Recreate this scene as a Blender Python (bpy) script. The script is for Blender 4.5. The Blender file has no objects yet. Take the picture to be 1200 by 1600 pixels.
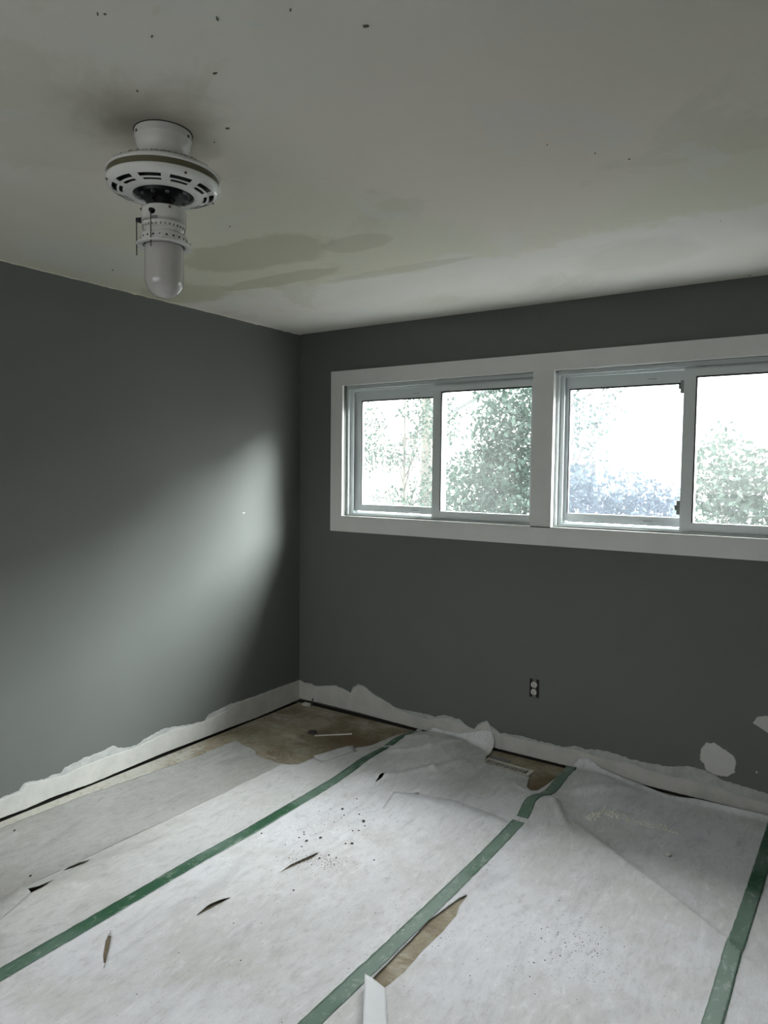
import bpy, bmesh, math, random
import numpy as np
from mathutils import Vector, Matrix, noise

random.seed(7)
C = bpy.context.scene.collection
sc = bpy.context.scene
PI = math.pi

# ------------------------------------------------------------------ camera
cam_d = bpy.data.cameras.new('camera')
cam = bpy.data.objects.new('camera', cam_d); C.objects.link(cam)
yaw, pitch, roll = 0.591990, -0.0582367, 0.0102075
fw = Vector((-math.sin(yaw)*math.cos(pitch), math.cos(yaw)*math.cos(pitch), math.sin(pitch)))
rt = Vector((math.cos(yaw), math.sin(yaw), 0)); up = rt.cross(fw)
r2 = rt*math.cos(roll) + up*math.sin(roll); u2 = -rt*math.sin(roll) + up*math.cos(roll)
m = Matrix((r2, u2, -fw)).transposed().to_4x4(); m.translation = Vector((3.09397, -3.60251, 1.56028))
cam.matrix_world = m
cam_d.sensor_fit = 'VERTICAL'; cam_d.sensor_height = 36.0
cam_d.lens = 36.0*1114.01/1600.0
cam_d.clip_start = 0.02; cam_d.clip_end = 300
sc.camera = cam

# ------------------------------------------------------------------ sky: bright overcast, CIE gradient
SKY = 8.0
w = bpy.data.worlds.new('overcast_sky'); sc.world = w; w.use_nodes = True
nt = w.node_tree; nt.nodes.clear()
tc = nt.nodes.new('ShaderNodeTexCoord'); sx = nt.nodes.new('ShaderNodeSeparateXYZ')
nt.links.new(tc.outputs['Generated'], sx.inputs[0])
mr = nt.nodes.new('ShaderNodeMapRange')
mr.inputs['From Min'].default_value = 0; mr.inputs['From Max'].default_value = 1
mr.inputs['To Min'].default_value = SKY*0.30; mr.inputs['To Max'].default_value = SKY*3.8
nt.links.new(sx.outputs['Z'], mr.inputs['Value'])
bg = nt.nodes.new('ShaderNodeBackground'); bg.inputs['Color'].default_value = (0.99, 0.985, 0.99, 1)
nt.links.new(mr.outputs['Result'], bg.inputs['Strength'])
wo = nt.nodes.new('ShaderNodeOutputWorld'); nt.links.new(bg.outputs[0], wo.inputs[0])

# the sun behind thin cloud: a wide, soft source
sd = bpy.data.lights.new('veiled_sun', 'SUN'); sd.energy = 26.0; sd.angle = math.radians(33)
sd.color = (0.94, 1.0, 1.0)
sun = bpy.data.objects.new('veiled_sun', sd); C.objects.link(sun)
sdir = Vector((1.45, 1.0, 1.05)).normalized()          # towards the sun
sun.rotation_euler = sdir.to_track_quat('Z', 'Y').to_euler(); sun.location = (8, 6, 7)

sc.view_settings.view_transform = 'Standard'; sc.view_settings.look = 'None'
sc.view_settings.exposure = 0.0; sc.view_settings.gamma = 1.0
sc.view_settings.use_curve_mapping = False

# ------------------------------------------------------------------ helpers
def obj(name, bm, mat=None, parent=None, smooth=False, bevel=0.0):
    me = bpy.data.meshes.new(name)
    if bevel:
        bmesh.ops.bevel(bm, geom=[e for e in bm.edges if len(e.link_faces) == 2 and e.calc_face_angle(0) > 0.6],
                        offset=bevel, segments=2, profile=0.6, affect='EDGES')
    bm.normal_update(); bm.to_mesh(me); bm.free()
    if smooth:
        for p in me.polygons: p.use_smooth = True
    o = bpy.data.objects.new(name, me); C.objects.link(o)
    if mat: me.materials.append(mat)
    if parent: o.parent = parent
    return o
def tag(o, label=None, cat=None, group=None, kind=None):
    if label: o['label'] = label
    if cat: o['category'] = cat
    if group: o['group'] = group
    if kind: o['kind'] = kind
    return o
def empty(name, loc, label, cat, group=None):
    o = bpy.data.objects.new(name, None); C.objects.link(o); o.location = loc
    o.empty_display_size = 0.05
    return tag(o, label, cat, group)
def box(bm, x0, x1, y0, y1, z0, z1):
    vs = [bm.verts.new((x, y, z)) for z in (z0, z1) for y in (y0, y1) for x in (x0, x1)]
    for f in ((0,2,3,1),(4,5,7,6),(0,1,5,4),(2,6,7,3),(0,4,6,2),(1,3,7,5)):
        bm.faces.new([vs[i] for i in f])
    return vs
def boxes(*bs):
    bm = bmesh.new()
    for b in bs: box(bm, *b)
    return bm
def lathe(bm, prof, n=64, cx=0, cy=0, cap0=False, cap1=False):
    rings = []
    for r, z in prof:
        rings.append([bm.verts.new((cx+r*math.cos(2*PI*i/n), cy+r*math.sin(2*PI*i/n), z)) for i in range(n)])
    for a, b in zip(rings, rings[1:]):
        for i in range(n):
            j = (i+1) % n
            bm.faces.new((a[i], b[i], b[j], a[j]))
    if cap0: bm.faces.new(rings[0])
    if cap1: bm.faces.new(list(reversed(rings[-1])))
    return rings
def tube(bm, pts, r, n=8):
    rings = []
    pts = [Vector(p) for p in pts]
    for i, p in enumerate(pts):
        d = (pts[min(i+1, len(pts)-1)] - pts[max(i-1, 0)]).normalized()
        a = d.orthogonal().normalized(); b = d.cross(a)
        rr = r[i] if isinstance(r, (list, tuple)) else r
        rings.append([bm.verts.new(p + rr*(a*math.cos(2*PI*k/n) + b*math.sin(2*PI*k/n))) for k in range(n)])
    for a, b in zip(rings, rings[1:]):
        # align ring starts
        best = min(range(n), key=lambda s: sum((a[k].co-b[(k+s) % n].co).length for k in range(n)))
        for k in range(n):
            bm.faces.new((a[k], a[(k+1) % n], b[(k+1+best) % n], b[(k+best) % n]))
    bm.faces.new(list(reversed(rings[0]))); bm.faces.new(rings[-1])
def nz(x, y=0.0, z=0.0): return noise.noise(Vector((x, y, z)))

# ------------------------------------------------------------------ materials
class NM:
    def __init__(s, name):
        s.m = bpy.data.materials.new(name); s.m.use_nodes = True
        s.t = s.m.node_tree; s.b = s.t.nodes['Principled BSDF']; s.out = s.t.nodes['Material Output']
        s.pos = None
    def n(s, typ, **kw):
        nd = s.t.nodes.new(typ)
        for k, v in kw.items(): setattr(nd, k, v)
        return nd
    def link(s, a, b): s.t.links.new(a, b)
    def P(s):
        if not s.pos:
            g = s.n('ShaderNodeTexCoord'); s.pos = g.outputs['Object']
        return s.pos
    def noise(s, scale, detail=4, rough=0.6, dist=0.0, stretch=None, off=None):
        src = s.P()
        if stretch or off:
            mp = s.n('ShaderNodeMapping')
            if stretch: mp.inputs['Scale'].default_value = stretch
            if off: mp.inputs['Location'].default_value = off
            s.link(src, mp.inputs[0]); src = mp.outputs[0]
        nd = s.n('ShaderNodeTexNoise'); s.link(src, nd.inputs['Vector'])
        nd.inputs['Scale'].default_value = scale; nd.inputs['Detail'].default_value = detail
        nd.inputs['Roughness'].default_value = rough; nd.inputs['Distortion'].default_value = dist
        return nd.outputs['Fac']
    def ramp(s, f, lo, hi, v0=0.0, v1=1.0):
        r = s.n('ShaderNodeMapRange'); r.interpolation_type = 'SMOOTHSTEP'
        s.link(f, r.inputs[0]); r.inputs[1].default_value = lo; r.inputs[2].default_value = hi
        r.inputs[3].default_value = v0; r.inputs[4].default_value = v1
        return r.outputs[0]
    def mix(s, f, a, b, mode='MIX'):
        md = s.n('ShaderNodeMix', data_type='RGBA', blend_type=mode)
        if isinstance(f, (int, float)): md.inputs[0].default_value = f
        else: s.link(f, md.inputs[0])
        for v, i in ((a, 6), (b, 7)):
            if isinstance(v, tuple): md.inputs[i].default_value = (*v, 1)
            else: s.link(v, md.inputs[i])
        return md.outputs[2]
    def math(s, op, a, b=0.0):
        md = s.n('ShaderNodeMath', operation=op)
        for v, i in ((a, 0), (b, 1)):
            if isinstance(v, (int, float)): md.inputs[i].default_value = v
            else: s.link(v, md.inputs[i])
        return md.outputs[0]
    def color(s, c):
        if isinstance(c, tuple): s.b.inputs['Base Color'].default_value = (*c, 1)
        else: s.link(c, s.b.inputs['Base Color'])
    def bump(s, f, strength=0.3, dist=0.003):
        b = s.n('ShaderNodeBump'); b.inputs['Strength'].default_value = strength; b.inputs['Distance'].default_value = dist
        s.link(f, b.inputs['Height']); s.link(b.outputs[0], s.b.inputs['Normal'])
    def set(s, rough=0.6, metal=0.0, spec=0.5):
        s.b.inputs['Roughness'].default_value = rough; s.b.inputs['Metallic'].default_value = metal
        s.b.inputs['Specular IOR Level'].default_value = spec
        return s.m
def plain(name, c, rough=0.5, metal=0.0, spec=0.5, var=0.06, sc_=40):
    k = NM(name); f = k.noise(sc_, 3)
    k.color(k.mix(f, tuple(v*(1-var) for v in c), tuple(min(1, v*(1+var)) for v in c)))
    return k.set(rough, metal, spec)

# wall paint: grey with a green cast, faint roller mottling
k = NM('grey_wall_paint')
f = k.noise(3.0, 5, 0.55); g = k.noise(240, 2)
k.color(k.mix(f, (0.120, 0.127, 0.116), (0.133, 0.140, 0.129)))
k.bump(g, 0.12, 0.001); M_wall = k.set(0.55, 0, 0.35)
# bare plaster / primer where the baseboard came off
k = NM('bare_plaster')
f = k.noise(9, 6, 0.65); f2 = k.noise(38, 4)
c = k.mix(k.ramp(f, 0.35, 0.7), (0.52, 0.51, 0.485), (0.44, 0.44, 0.415))
c = k.mix(k.ramp(f2, 0.66, 0.75, 0, 0.35), c, (0.38, 0.37, 0.34))
k.color(c); k.bump(f2, 0.25, 0.002); M_plaster = k.set(0.85, 0, 0.2)
k = NM('torn_grey_plaster')
f = k.noise(16, 6, 0.65)
k.color(k.mix(k.ramp(f, 0.3, 0.7), (0.33, 0.34, 0.33), (0.45, 0.455, 0.44))); k.bump(f, 0.3, 0.003); M_torn = k.set(0.85, 0, 0.2)
k = NM('white_patch_plaster')
f = k.noise(12, 5)
k.color(k.mix(f, (0.48, 0.475, 0.455), (0.60, 0.59, 0.565))); k.bump(f, 0.3, 0.003); M_patch = k.set(0.85, 0, 0.2)

# ceiling: old off-white paint, olive water stains, dusty soot ring round the fan
k = NM('stained_ceiling_paint')
n1 = k.noise(0.9, 6, 0.6, 0.6, off=(3.1, 1.4, 0)); n2 = k.noise(1.3, 7, 0.62, 0.8, off=(7.7, 2.2, 0))
n3 = k.noise(0.8, 4, 0.5, 0.3, off=(11, 5, 0)); n4 = k.noise(22, 5, 0.7); n5 = k.noise(2.4, 6, 0.6, 0.8, off=(1.3, 9.1, 0))
sp = k.n('ShaderNodeSeparateXYZ'); k.link(k.P(), sp.inputs[0])
yy = k.math('ADD', sp.outputs['Y'], k.math('MULTIPLY', k.math('SUBTRACT', k.noise(2.6, 7, 0.65, 0.4), 0.5), 0.9))
c = k.mix(k.ramp(n1, 0.35, 0.65), (0.702, 0.684, 0.625), (0.755, 0.732, 0.684))
ol = k.math('MULTIPLY', k.ramp(yy, -1.00, -0.86, 1.0, 0.0), k.ramp(sp.outputs['Y'], -2.5, -1.7, 0.25, 0.85))
c = k.mix(ol, c, (0.661, 0.643, 0.519))                                   # older, yellowed coat short of the back wall
c = k.mix(k.ramp(n3, 0.52, 0.70, 0, 0.55), c, (0.767, 0.684, 0.643))
c = k.mix(k.ramp(n2, 0.56, 0.62, 0, 0.30), c, (0.543, 0.531, 0.425))
c = k.mix(k.ramp(n5, 0.60, 0.63, 0, 0.30), c, (0.684, 0.690, 0.684))
def blot(cx, cy, sxx, syy, amp, col, c, ns=3.0, inner=0.25):
    mp = k.n('ShaderNodeMapping'); mp.vector_type = 'POINT'
    mp.inputs['Location'].default_value = (-cx/sxx, -cy/syy, 0); mp.inputs['Scale'].default_value = (1/sxx, 1/syy, 0)
    k.link(k.P(), mp.inputs[0])
    ln = k.n('ShaderNodeVectorMath', operation='LENGTH'); k.link(mp.outputs[0], ln.inputs[0])
    d = k.math('ADD', ln.outputs['Value'], k.math('MULTIPLY', k.math('SUBTRACT', k.noise(ns, 6, 0.65, 0.5), 0.5), 1.3))
    return k.mix(k.ramp(d, inner, 1.0, amp, 0.0), c, col)
c = blot(1.55, -2.43, 0.30, 0.22, 0.42, (0.22, 0.19, 0.145), c, 5.0, 0.1)          # dust thrown up by the fan
c = blot(0.98, -1.42, 0.42, 0.20, 0.60, (0.472, 0.460, 0.348), c, 2.6, 0.80)
c = blot(1.42, -1.32, 0.16, 0.10, 0.45, (0.472, 0.448, 0.354), c, 4.0, 0.80)
c = blot(0.75, -1.08, 0.40, 0.09, 0.60, (0.460, 0.448, 0.330), c, 2.6, 0.80)
c = blot(0.20, -1.15, 0.26, 0.22, 0.55, (0.472, 0.460, 0.342), c, 3.0, 0.75)
c = blot(0.35, -1.75, 0.30, 0.40, 0.40, (0.661, 0.673, 0.667), c, 2.0, 0.6)
c = blot(1.30, -0.93, 0.42, 0.05, 0.45, (0.496, 0.484, 0.378), c, 3.0, 0.75)
c = blot(2.28, -0.62, 0.30, 0.25, 0.30, (0.496, 0.484, 0.413), c, 3.0, 0.5)
c = k.mix(k.ramp(n4, 0.68, 0.80, 0, 0.30), c, (0.425, 0.389, 0.319))
k.color(c); k.bump(k.noise(14, 6, 0.7), 0.25, 0.004); M_ceil = k.set(0.8, 0, 0.25)

# sub-floor: worn, dirty board
k = NM('dirty_subfloor')
a1 = k.noise(3.2, 7, 0.65, 0.8); a2 = k.noise(2.0, 5, 0.6, 0.5, stretch=(1, 3, 1), off=(4, 1, 0)); a3 = k.noise(60, 4, 0.7)
c = k.mix(k.ramp(a1, 0.35, 0.68), (0.36, 0.325, 0.25), (0.20, 0.16, 0.105))
c = k.mix(k.ramp(a2, 0.55, 0.72, 0, 0.7), c, (0.50, 0.47, 0.40))
c = blot(0.02, -2.0, 0.26, 1.25, 0.85, (0.46, 0.45, 0.41), c, 5.0, 0.6)
c = k.mix(k.ramp(k.noise(19, 6, 0.75, 0.6), 0.50, 0.70, 0, 0.65), c, (0.17, 0.145, 0.105))
c = k.mix(k.ramp(k.noise(8, 6, 0.7, 1.0, stretch=(1, 2.5, 1), off=(2, 2, 0)), 0.56, 0.68, 0, 0.5), c, (0.50, 0.475, 0.40))
c = blot(0.66, -0.36, 0.30, 0.30, 0.75, (0.125, 0.085, 0.05), c, 4.0)
c = blot(1.83, -0.24, 0.12, 0.16, 0.70, (0.17, 0.11, 0.06), c, 6.0)
c = k.mix(k.ramp(a3, 0.60, 0.72, 0, 0.5), c, (0.12, 0.10, 0.07))
k.color(c); k.bump(a3, 0.4, 0.003); M_sub = k.set(0.85, 0, 0.2)

# floor protection felt / paper: pale grey, plaster dust, scuffs
def sheet_mat(name, base, dustcol, off, dust=0.5, scuff=0.35):
    global k
    k = NM(name)
    b1 = k.noise(1.6, 6, 0.6, 0.4, off=off); b2 = k.noise(5.0, 6, 0.65, 0.8, stretch=(1.6, 0.7, 1), off=off)
    b3 = k.noise(34, 5, 0.7, 0.0, stretch=(1.3, 0.5, 1), off=off); b4 = k.noise(120, 3, 0.6)
    b5 = k.noise(3.4, 5, 0.6, 1.0, stretch=(2.6, 0.6, 1), off=(off[1], off[0], 2))
    c = k.mix(k.ramp(b1, 0.38, 0.66), base, dustcol)
    c = k.mix(k.ramp(b2, 0.53, 0.72, 0, dust), c, tuple(min(1, v*1.12) for v in base))
    c = k.mix(k.ramp(b5, 0.52, 0.72, 0, scuff*1.3), c, tuple(v*0.60 for v in base))
    c = k.mix(k.ramp(b3, 0.54, 0.74, 0, 0.50), c, tuple(v*0.66 for v in dustcol))
    b6 = k.noise(17, 6, 0.72, 0.5, stretch=(1.8, 0.8, 1), off=(off[1], 3, off[0])); b7 = k.noise(70, 4, 0.7, 0.0, stretch=(2.2, 0.35, 1), off=off)
    c = k.mix(k.ramp(b6, 0.50, 0.70, 0, 0.42), c, tuple(v*0.70 for v in dustcol))
    c = k.mix(k.ramp(b6, 0.48, 0.30, 0, 0.40), c, tuple(min(.82, v*1.22) for v in base))
    c = k.mix(k.ramp(b7, 0.50, 0.72, 0, 0.30), c, tuple(v*0.70 for v in base))
    c = k.mix(k.ramp(b4, 0.62, 0.74, 0, 0.42), c, (0.26, 0.24, 0.21))
    k.color(c); k.bump(k.math('ADD', k.math('ADD', b3, b2), b6), 0.40, 0.005)
    return k.set(0.72, 0, 0.35)
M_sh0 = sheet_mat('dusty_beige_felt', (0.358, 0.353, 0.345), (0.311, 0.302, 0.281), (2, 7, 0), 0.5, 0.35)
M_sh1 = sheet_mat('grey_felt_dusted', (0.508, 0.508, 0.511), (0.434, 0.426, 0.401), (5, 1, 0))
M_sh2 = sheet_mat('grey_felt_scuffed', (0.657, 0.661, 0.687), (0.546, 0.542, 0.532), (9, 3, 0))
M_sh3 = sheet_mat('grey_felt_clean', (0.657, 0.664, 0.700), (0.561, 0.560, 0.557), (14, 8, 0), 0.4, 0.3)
M_fold = plain('pale_felt_underside', (0.70, 0.72, 0.74), 0.7, sc_=20)
# green tape, with a chalky film where dust was walked in
def tape_mat(name, off, lo, hi):
    k = NM(name)
    t1 = k.noise(2.3, 3, 0.5, 0.3, off=off); t2 = k.noise(26, 6, 0.75, 0.6, stretch=(1, 0.6, 1)); t3 = k.noise(90, 3)
    film = k.math('MULTIPLY', k.ramp(t1, lo, hi), 0.80)
    c = k.mix(film, (0.016, 0.078, 0.036), (0.135, 0.205, 0.165))
    c = k.mix(k.ramp(t2, 0.52, 0.66, 0, 0.62), c, (0.28, 0.34, 0.29))
    c = k.mix(k.ramp(t3, 0.64, 0.72, 0, 0.7), c, (0.45, 0.48, 0.42))
    k.color(c); k.bump(t2, 0.3, 0.002); return k.set(0.5, 0, 0.4)
M_tape1 = tape_mat('green_tape_dusty', (1, 0.2, 0), 0.36, 0.60)
M_tape2 = tape_mat('green_tape_chalky', (3, 4.5, 0), 0.30, 0.48)
M_tape3 = tape_mat('green_tape_fresh', (8, 2, 0), 0.34, 0.62)

M_trim = plain('white_trim_paint', (0.74, 0.74, 0.72), 0.42, sc_=9)
M_vinyl = plain('white_vinyl', (0.66, 0.70, 0.70), 0.35, sc_=6)
M_gasket = plain('black_gasket', (0.012, 0.013, 0.014), 0.5)
M_latch = plain('grey_latch_plastic', (0.25, 0.27, 0.27), 0.5)
M_gap_shade = plain('gap_shade', (0.018, 0.015, 0.012), 0.9)  # near-black: shade of gaps and recesses put into the colour
M_black = plain('black_motor_metal', (0.008, 0.009, 0.011), 0.35, 0.3)
M_enamel = plain('white_enamel', (0.80, 0.79, 0.76), 0.20, sc_=12, var=0.04)
M_band = plain('olive_brown_band', (0.135, 0.122, 0.072), 0.45)
M_screw = plain('tarnished_screw', (0.13, 0.11, 0.085), 0.4, 0.8)
M_brass = plain('dark_chain_metal', (0.06, 0.055, 0.045), 0.4, 0.8)
M_dust = plain('fan_dust', (0.30, 0.275, 0.235), 0.95, sc_=60, var=0.3)
M_crumb = plain('dark_crumb', (0.055, 0.052, 0.048), 0.9, var=0.3)
M_rubble = plain('plaster_rubble', (0.66, 0.645, 0.60), 0.9, sc_=30, var=0.15)
M_grit = plain('tan_grit', (0.30, 0.27, 0.22), 0.9, sc_=30, var=0.3)
M_reg = plain('cream_register_enamel', (0.56, 0.54, 0.48), 0.4)
M_ivory = plain('ivory_plastic', (0.64, 0.63, 0.59), 0.35)
M_steel = plain('galvanised_strap', (0.20, 0.20, 0.20), 0.4, 0.7)
M_pave = plain('grey_concrete', (0.13, 0.13, 0.125), 0.9, sc_=3, var=0.1)
M_siding = plain('pale_house_siding', (0.66, 0.67, 0.67), 0.7, sc_=3)
M_roof = plain('grey_roof_shingle', (0.20, 0.21, 0.215), 0.9, sc_=5)
M_bark = plain('grey_bark', (0.10, 0.095, 0.08), 0.95, sc_=18, var=0.3)
M_fence = plain('weathered_fence_wood', (0.19, 0.205, 0.235), 0.9, sc_=8, var=0.2)
M_out = plain('exterior_siding', (0.5, 0.5, 0.48), 0.8)

k = NM('milk_glass')
k.color((0.56, 0.535, 0.515)); k.b.inputs['Coat Weight'].default_value = 0.6; k.b.inputs['Coat Roughness'].default_value = 0.03
k.b.inputs['Subsurface Weight'].default_value = 0.25; k.b.inputs['Subsurface Radius'].default_value = (0.02, 0.018, 0.016)
M_milk = k.set(0.07)

def pane_mat(name, film, col):
    k = NM(name); k.t.nodes.remove(k.b)
    tr = k.n('ShaderNodeBsdfTransparent'); tr.inputs[0].default_value = (0.975, 0.99, 0.987, 1)
    gl = k.n('ShaderNodeBsdfGlossy'); gl.inputs['Roughness'].default_value = 0.02
    fr = k.n('ShaderNodeLayerWeight'); fr.inputs[0].default_value = 0.5           # Schlick: 4 % head-on, more at grazing angles
    fz = k.math('ADD', k.math('MULTIPLY', k.math('POWER', fr.outputs['Facing'], 5.0), 0.9), 0.04)
    mx = k.n('ShaderNodeMixShader'); k.link(fz, mx.inputs[0]); k.link(tr.outputs[0], mx.inputs[1]); k.link(gl.outputs[0], mx.inputs[2])
    tl = k.n('ShaderNodeBsdfTranslucent'); tl.inputs[0].default_value = (*col, 1)      # dust film, also put in as a veil of glare paling the view
    m2 = k.n('ShaderNodeMixShader'); f = k.noise(7, 5, 0.7)
    k.link(k.ramp(f, 0.2, 0.8, film*0.7, film*1.3), m2.inputs[0]); k.link(mx.outputs[0], m2.inputs[1]); k.link(tl.outputs[0], m2.inputs[2])
    k.link(m2.outputs[0], k.out.inputs[0]); return k.m
M_pane = pane_mat('dusty_hazed_glass', 0.018, (0.8, 0.85, 0.84))
M_screen = pane_mat('fine_insect_screen', 0.035, (0.62, 0.68, 0.80))

def leaf_mat(name, c1, c2, tl=0.22):
    k = NM(name)
    g = k.n('ShaderNodeObjectInfo'); f = k.noise(2.3, 3)
    c = k.mix(k.ramp(f, 0.35, 0.65), c1, c2)
    k.color(c); k.set(0.6, 0, 0.15)
    t = k.n('ShaderNodeBsdfTranslucent'); k.link(c, t.inputs[0])
    mx = k.n('ShaderNodeMixShader'); mx.inputs[0].default_value = tl
    k.link(k.b.outputs[0], mx.inputs[1]); k.link(t.outputs[0], mx.inputs[2]); k.link(mx.outputs[0], k.out.inputs[0])
    return k.m
M_leaf = leaf_mat('green_leaves', (0.020, 0.042, 0.031), (0.040, 0.066, 0.050))
M_leaf2 = leaf_mat('pale_green_leaves', (0.028, 0.050, 0.038), (0.050, 0.076, 0.058))
M_leaf3 = leaf_mat('blue_green_leaves', (0.016, 0.032, 0.046), (0.030, 0.052, 0.058))  # blue of the shade behind the screen, put into the leaf colour

# ------------------------------------------------------------------ room shell
H = 2.44; XR = 3.45; YF = -4.40; WT = 0.15
def structure(name, bm, mat, **kw):
    return tag(obj(name, bm, mat, **kw), kind='structure')
floor = structure('floor', boxes((0.004, XR, YF, -0.006, -0.06, 0.0)), M_sub)
ceiling = structure('ceiling', boxes((-WT, XR+WT, YF-WT, WT, H, H+0.12)), M_ceil)
WZ = 0.020
wl = structure('wall_left', boxes((-WT, 0, YF-WT, 0, WZ, H)), M_wall)
OX0, OX1, OZ0, OZ1 = 0.36, 2.995, 1.272, 2.088
wb = structure('wall_back', boxes((-WT, XR+WT, 0, WT, WZ, OZ0), (-WT, XR+WT, 0, WT, OZ1, H),
                                  (-WT, OX0, 0, WT, OZ0, OZ1), (OX1, XR+WT, 0, WT, OZ0, OZ1)), M_wall)
wr = structure('wall_right', boxes((XR, XR+WT, YF-WT, 0, 0.0, H)), M_wall)
FX0, FX1 = 0.60, 2.60                            # a second window, in the wall behind the camera
wf = structure('wall_front', boxes((0, FX0, YF-WT, YF, 0, H), (FX1, XR, YF-WT, YF, 0, H), (FX0, FX1, YF-WT, YF, 0, OZ0), (FX0, FX1, YF-WT, YF, OZ1, H)), M_wall)
obj('sole_plate', boxes((-WT, -0.030, YF, 0.0, -0.07, WZ), (-0.030, 0.003, YF, 0.0, -0.075, -0.055)), M_gap_shade, wl)  # sole plate and a strip below, coloured near-black as the gap's shade
obj('sole_plate', boxes((-WT, XR+WT, 0.030, WT, -0.07, WZ), (-0.03, XR, -0.005, 0.030, -0.075, -0.055)), M_gap_shade, wb)  # same along the back wall, gap shade in the colour

# ragged edge of the ceiling paint on the left wall
bm = bmesh.new(); a = []
y = 0.0
while y > YF:
    d = 0.004 + 0.006*max(0, nz(y*23, 3)) + 0.004*max(0, nz(y*7, 9))
    a.append((bm.verts.new((0.0015, y, H)), bm.verts.new((0.0015, y, H-d)))); y -= 0.02
for p, q in zip(a, a[1:]): bm.faces.new((p[0], p[1], q[1], q[0]))
obj('paint_edge', bm, M_ceil, wl)

def strip(name, bot, top, axis, t, mat, parent, jit=0.006, step=0.008, seed=0):
    """a skin on a wall between two profiles [(u, z)], thickness t, standing proud of the wall"""
    us = [p[0] for p in top]; lo, hi = min(us), max(us)
    n = int((hi-lo)/step); bm = bmesh.new(); cols = []
    tp = sorted(top); bt = sorted(bot)
    for i in range(n+1):
        u = lo+(hi-lo)*i/n
        zt = np.interp(u, [p[0] for p in tp], [p[1] for p in tp]) + jit*(nz(u*31, seed)+0.6*nz(u*83, seed+5))
        zb = np.interp(u, [p[0] for p in bt], [p[1] for p in bt]) + 0.0015*nz(u*40, seed+9)
        zt = max(zt, zb+0.002)
        col = []
        for d, z in ((0.0, zt), (t*0.6, zt-0.0015), (t, zt-0.006), (t, zb+0.002), (0.0, zb)):
            col.append(bm.verts.new((d, u, z) if axis == 'x' else (u, -d, z)))
        cols.append(col)
    for p, q in zip(cols, cols[1:]):
        for j in range(4):
            f = (p[j], p[j+1], q[j+1], q[j]) if axis == 'y' else (p[j], q[j], q[j+1], p[j+1])
            bm.faces.new(f)
    return obj(name, bm, mat, parent, smooth=False)

LWB = [(-2.003,.103),(-1.917,.108),(-1.893,.137),(-1.845,.126),(-1.827,.119),(-1.713,.121),(-1.7,.135),(-1.592,.149),(-1.479,.150),(-1.435,.159),(-1.376,.127),(-1.299,.115),(-1.251,.131),(-1.118,.153),(-1.031,.138),(-.941,.122),(-.829,.111),(-.8,.141),(-.629,.155),(-.412,.149),(-.176,.151),(0.0,.150)]
LWB = [(-4.40,.12),(-3.9,.14),(-3.5,.115),(-3.0,.15),(-2.6,.125),(-2.3,.14)] + LWB
LBOT = [(-4.4,.012),(-2.005,.014),(-1.889,.011),(-1.766,.017),(-1.553,.008),(-1.347,.013),(-1.119,.018),(-.829,.014),(-.629,.013),(-.412,.008),(0,.017)]
strip('torn_plaster_edge', LBOT, LWB, 'x', 0.0016, M_torn, wl, seed=1)
LIN = [(-4.4,.10),(-3.0,.10),(-2.1,.098),(-2.0,.100),(-1.91,.102),(-1.888,.130),(-1.84,.118),(-1.70,.104),(-1.60,.112),(-1.5,.116),(-1.4,.112),(-1.3,.108),(-1.2,.118),(-1.05,.132),(-.95,.116),(-.83,.108),(-.79,.118),(-.66,.126),(-.60,.148),(-.41,.146),(-.17,.148),(0,.147)]
strip('bare_plaster_strip', LBOT, LIN, 'x', 0.003, M_plaster, wl, jit=0.003, seed=2)
BWB = [(0,.15),(.013,.149),(.041,.141),(.107,.144),(.14,.133),(.248,.156),(.311,.168),(.373,.158),(.43,.139),(.445,.183),(.49,.208),(.534,.205),(.604,.167),(.691,.143),(.771,.113),(.882,.113),(1.011,.116),(1.05,.112),(1.106,.135),(1.161,.135),(1.232,.123),(1.27,.097),(1.307,.094),(1.326,.124),(1.366,.151),(1.39,.161),(1.4,.14),(1.434,.121),(1.469,.107),(1.576,.116),(1.658,.113),(1.773,.11),(1.85,.111),(1.888,.13),(1.946,.126),(2.055,.141),(2.139,.131),(2.224,.125),(2.366,.134),(2.453,.158),(2.518,.156),(2.611,.126),(2.684,.121),(2.789,.113),(2.95,.10),(3.1,.13),(3.45,.12)]
BBOT = [(0,.024),(.179,.028),(.491,.027),(.687,.020),(.942,.016),(1.4,.014),(2.523,.012),(2.661,.011),(3.45,.010)]
strip('torn_plaster_edge', BBOT, BWB, 'y', 0.0016, M_torn, wb, seed=3)
BIN = [(0,.145),(.041,.138),(.14,.131),(.248,.150),(.311,.160),(.43,.136),(.455,.178),(.50,.200),(.54,.196),(.604,.160),(.691,.138),(.771,.108),(.90,.092),(1.01,.088),(1.1,.118),(1.16,.120),(1.23,.110),(1.30,.09),(1.33,.12),(1.37,.148),(1.39,.152),(1.41,.118),(1.47,.10),(1.6,.102),(1.8,.10),(1.89,.112),(2.033,.101),(2.098,.10),(2.183,.104),(2.266,.092),(2.367,.085),(2.454,.098),(2.613,.086),(2.686,.075),(2.791,.073),(3.45,.09)]
strip('bare_plaster_strip', BBOT, BIN, 'y', 0.003, M_plaster, wb, jit=0.003, seed=4)

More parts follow.
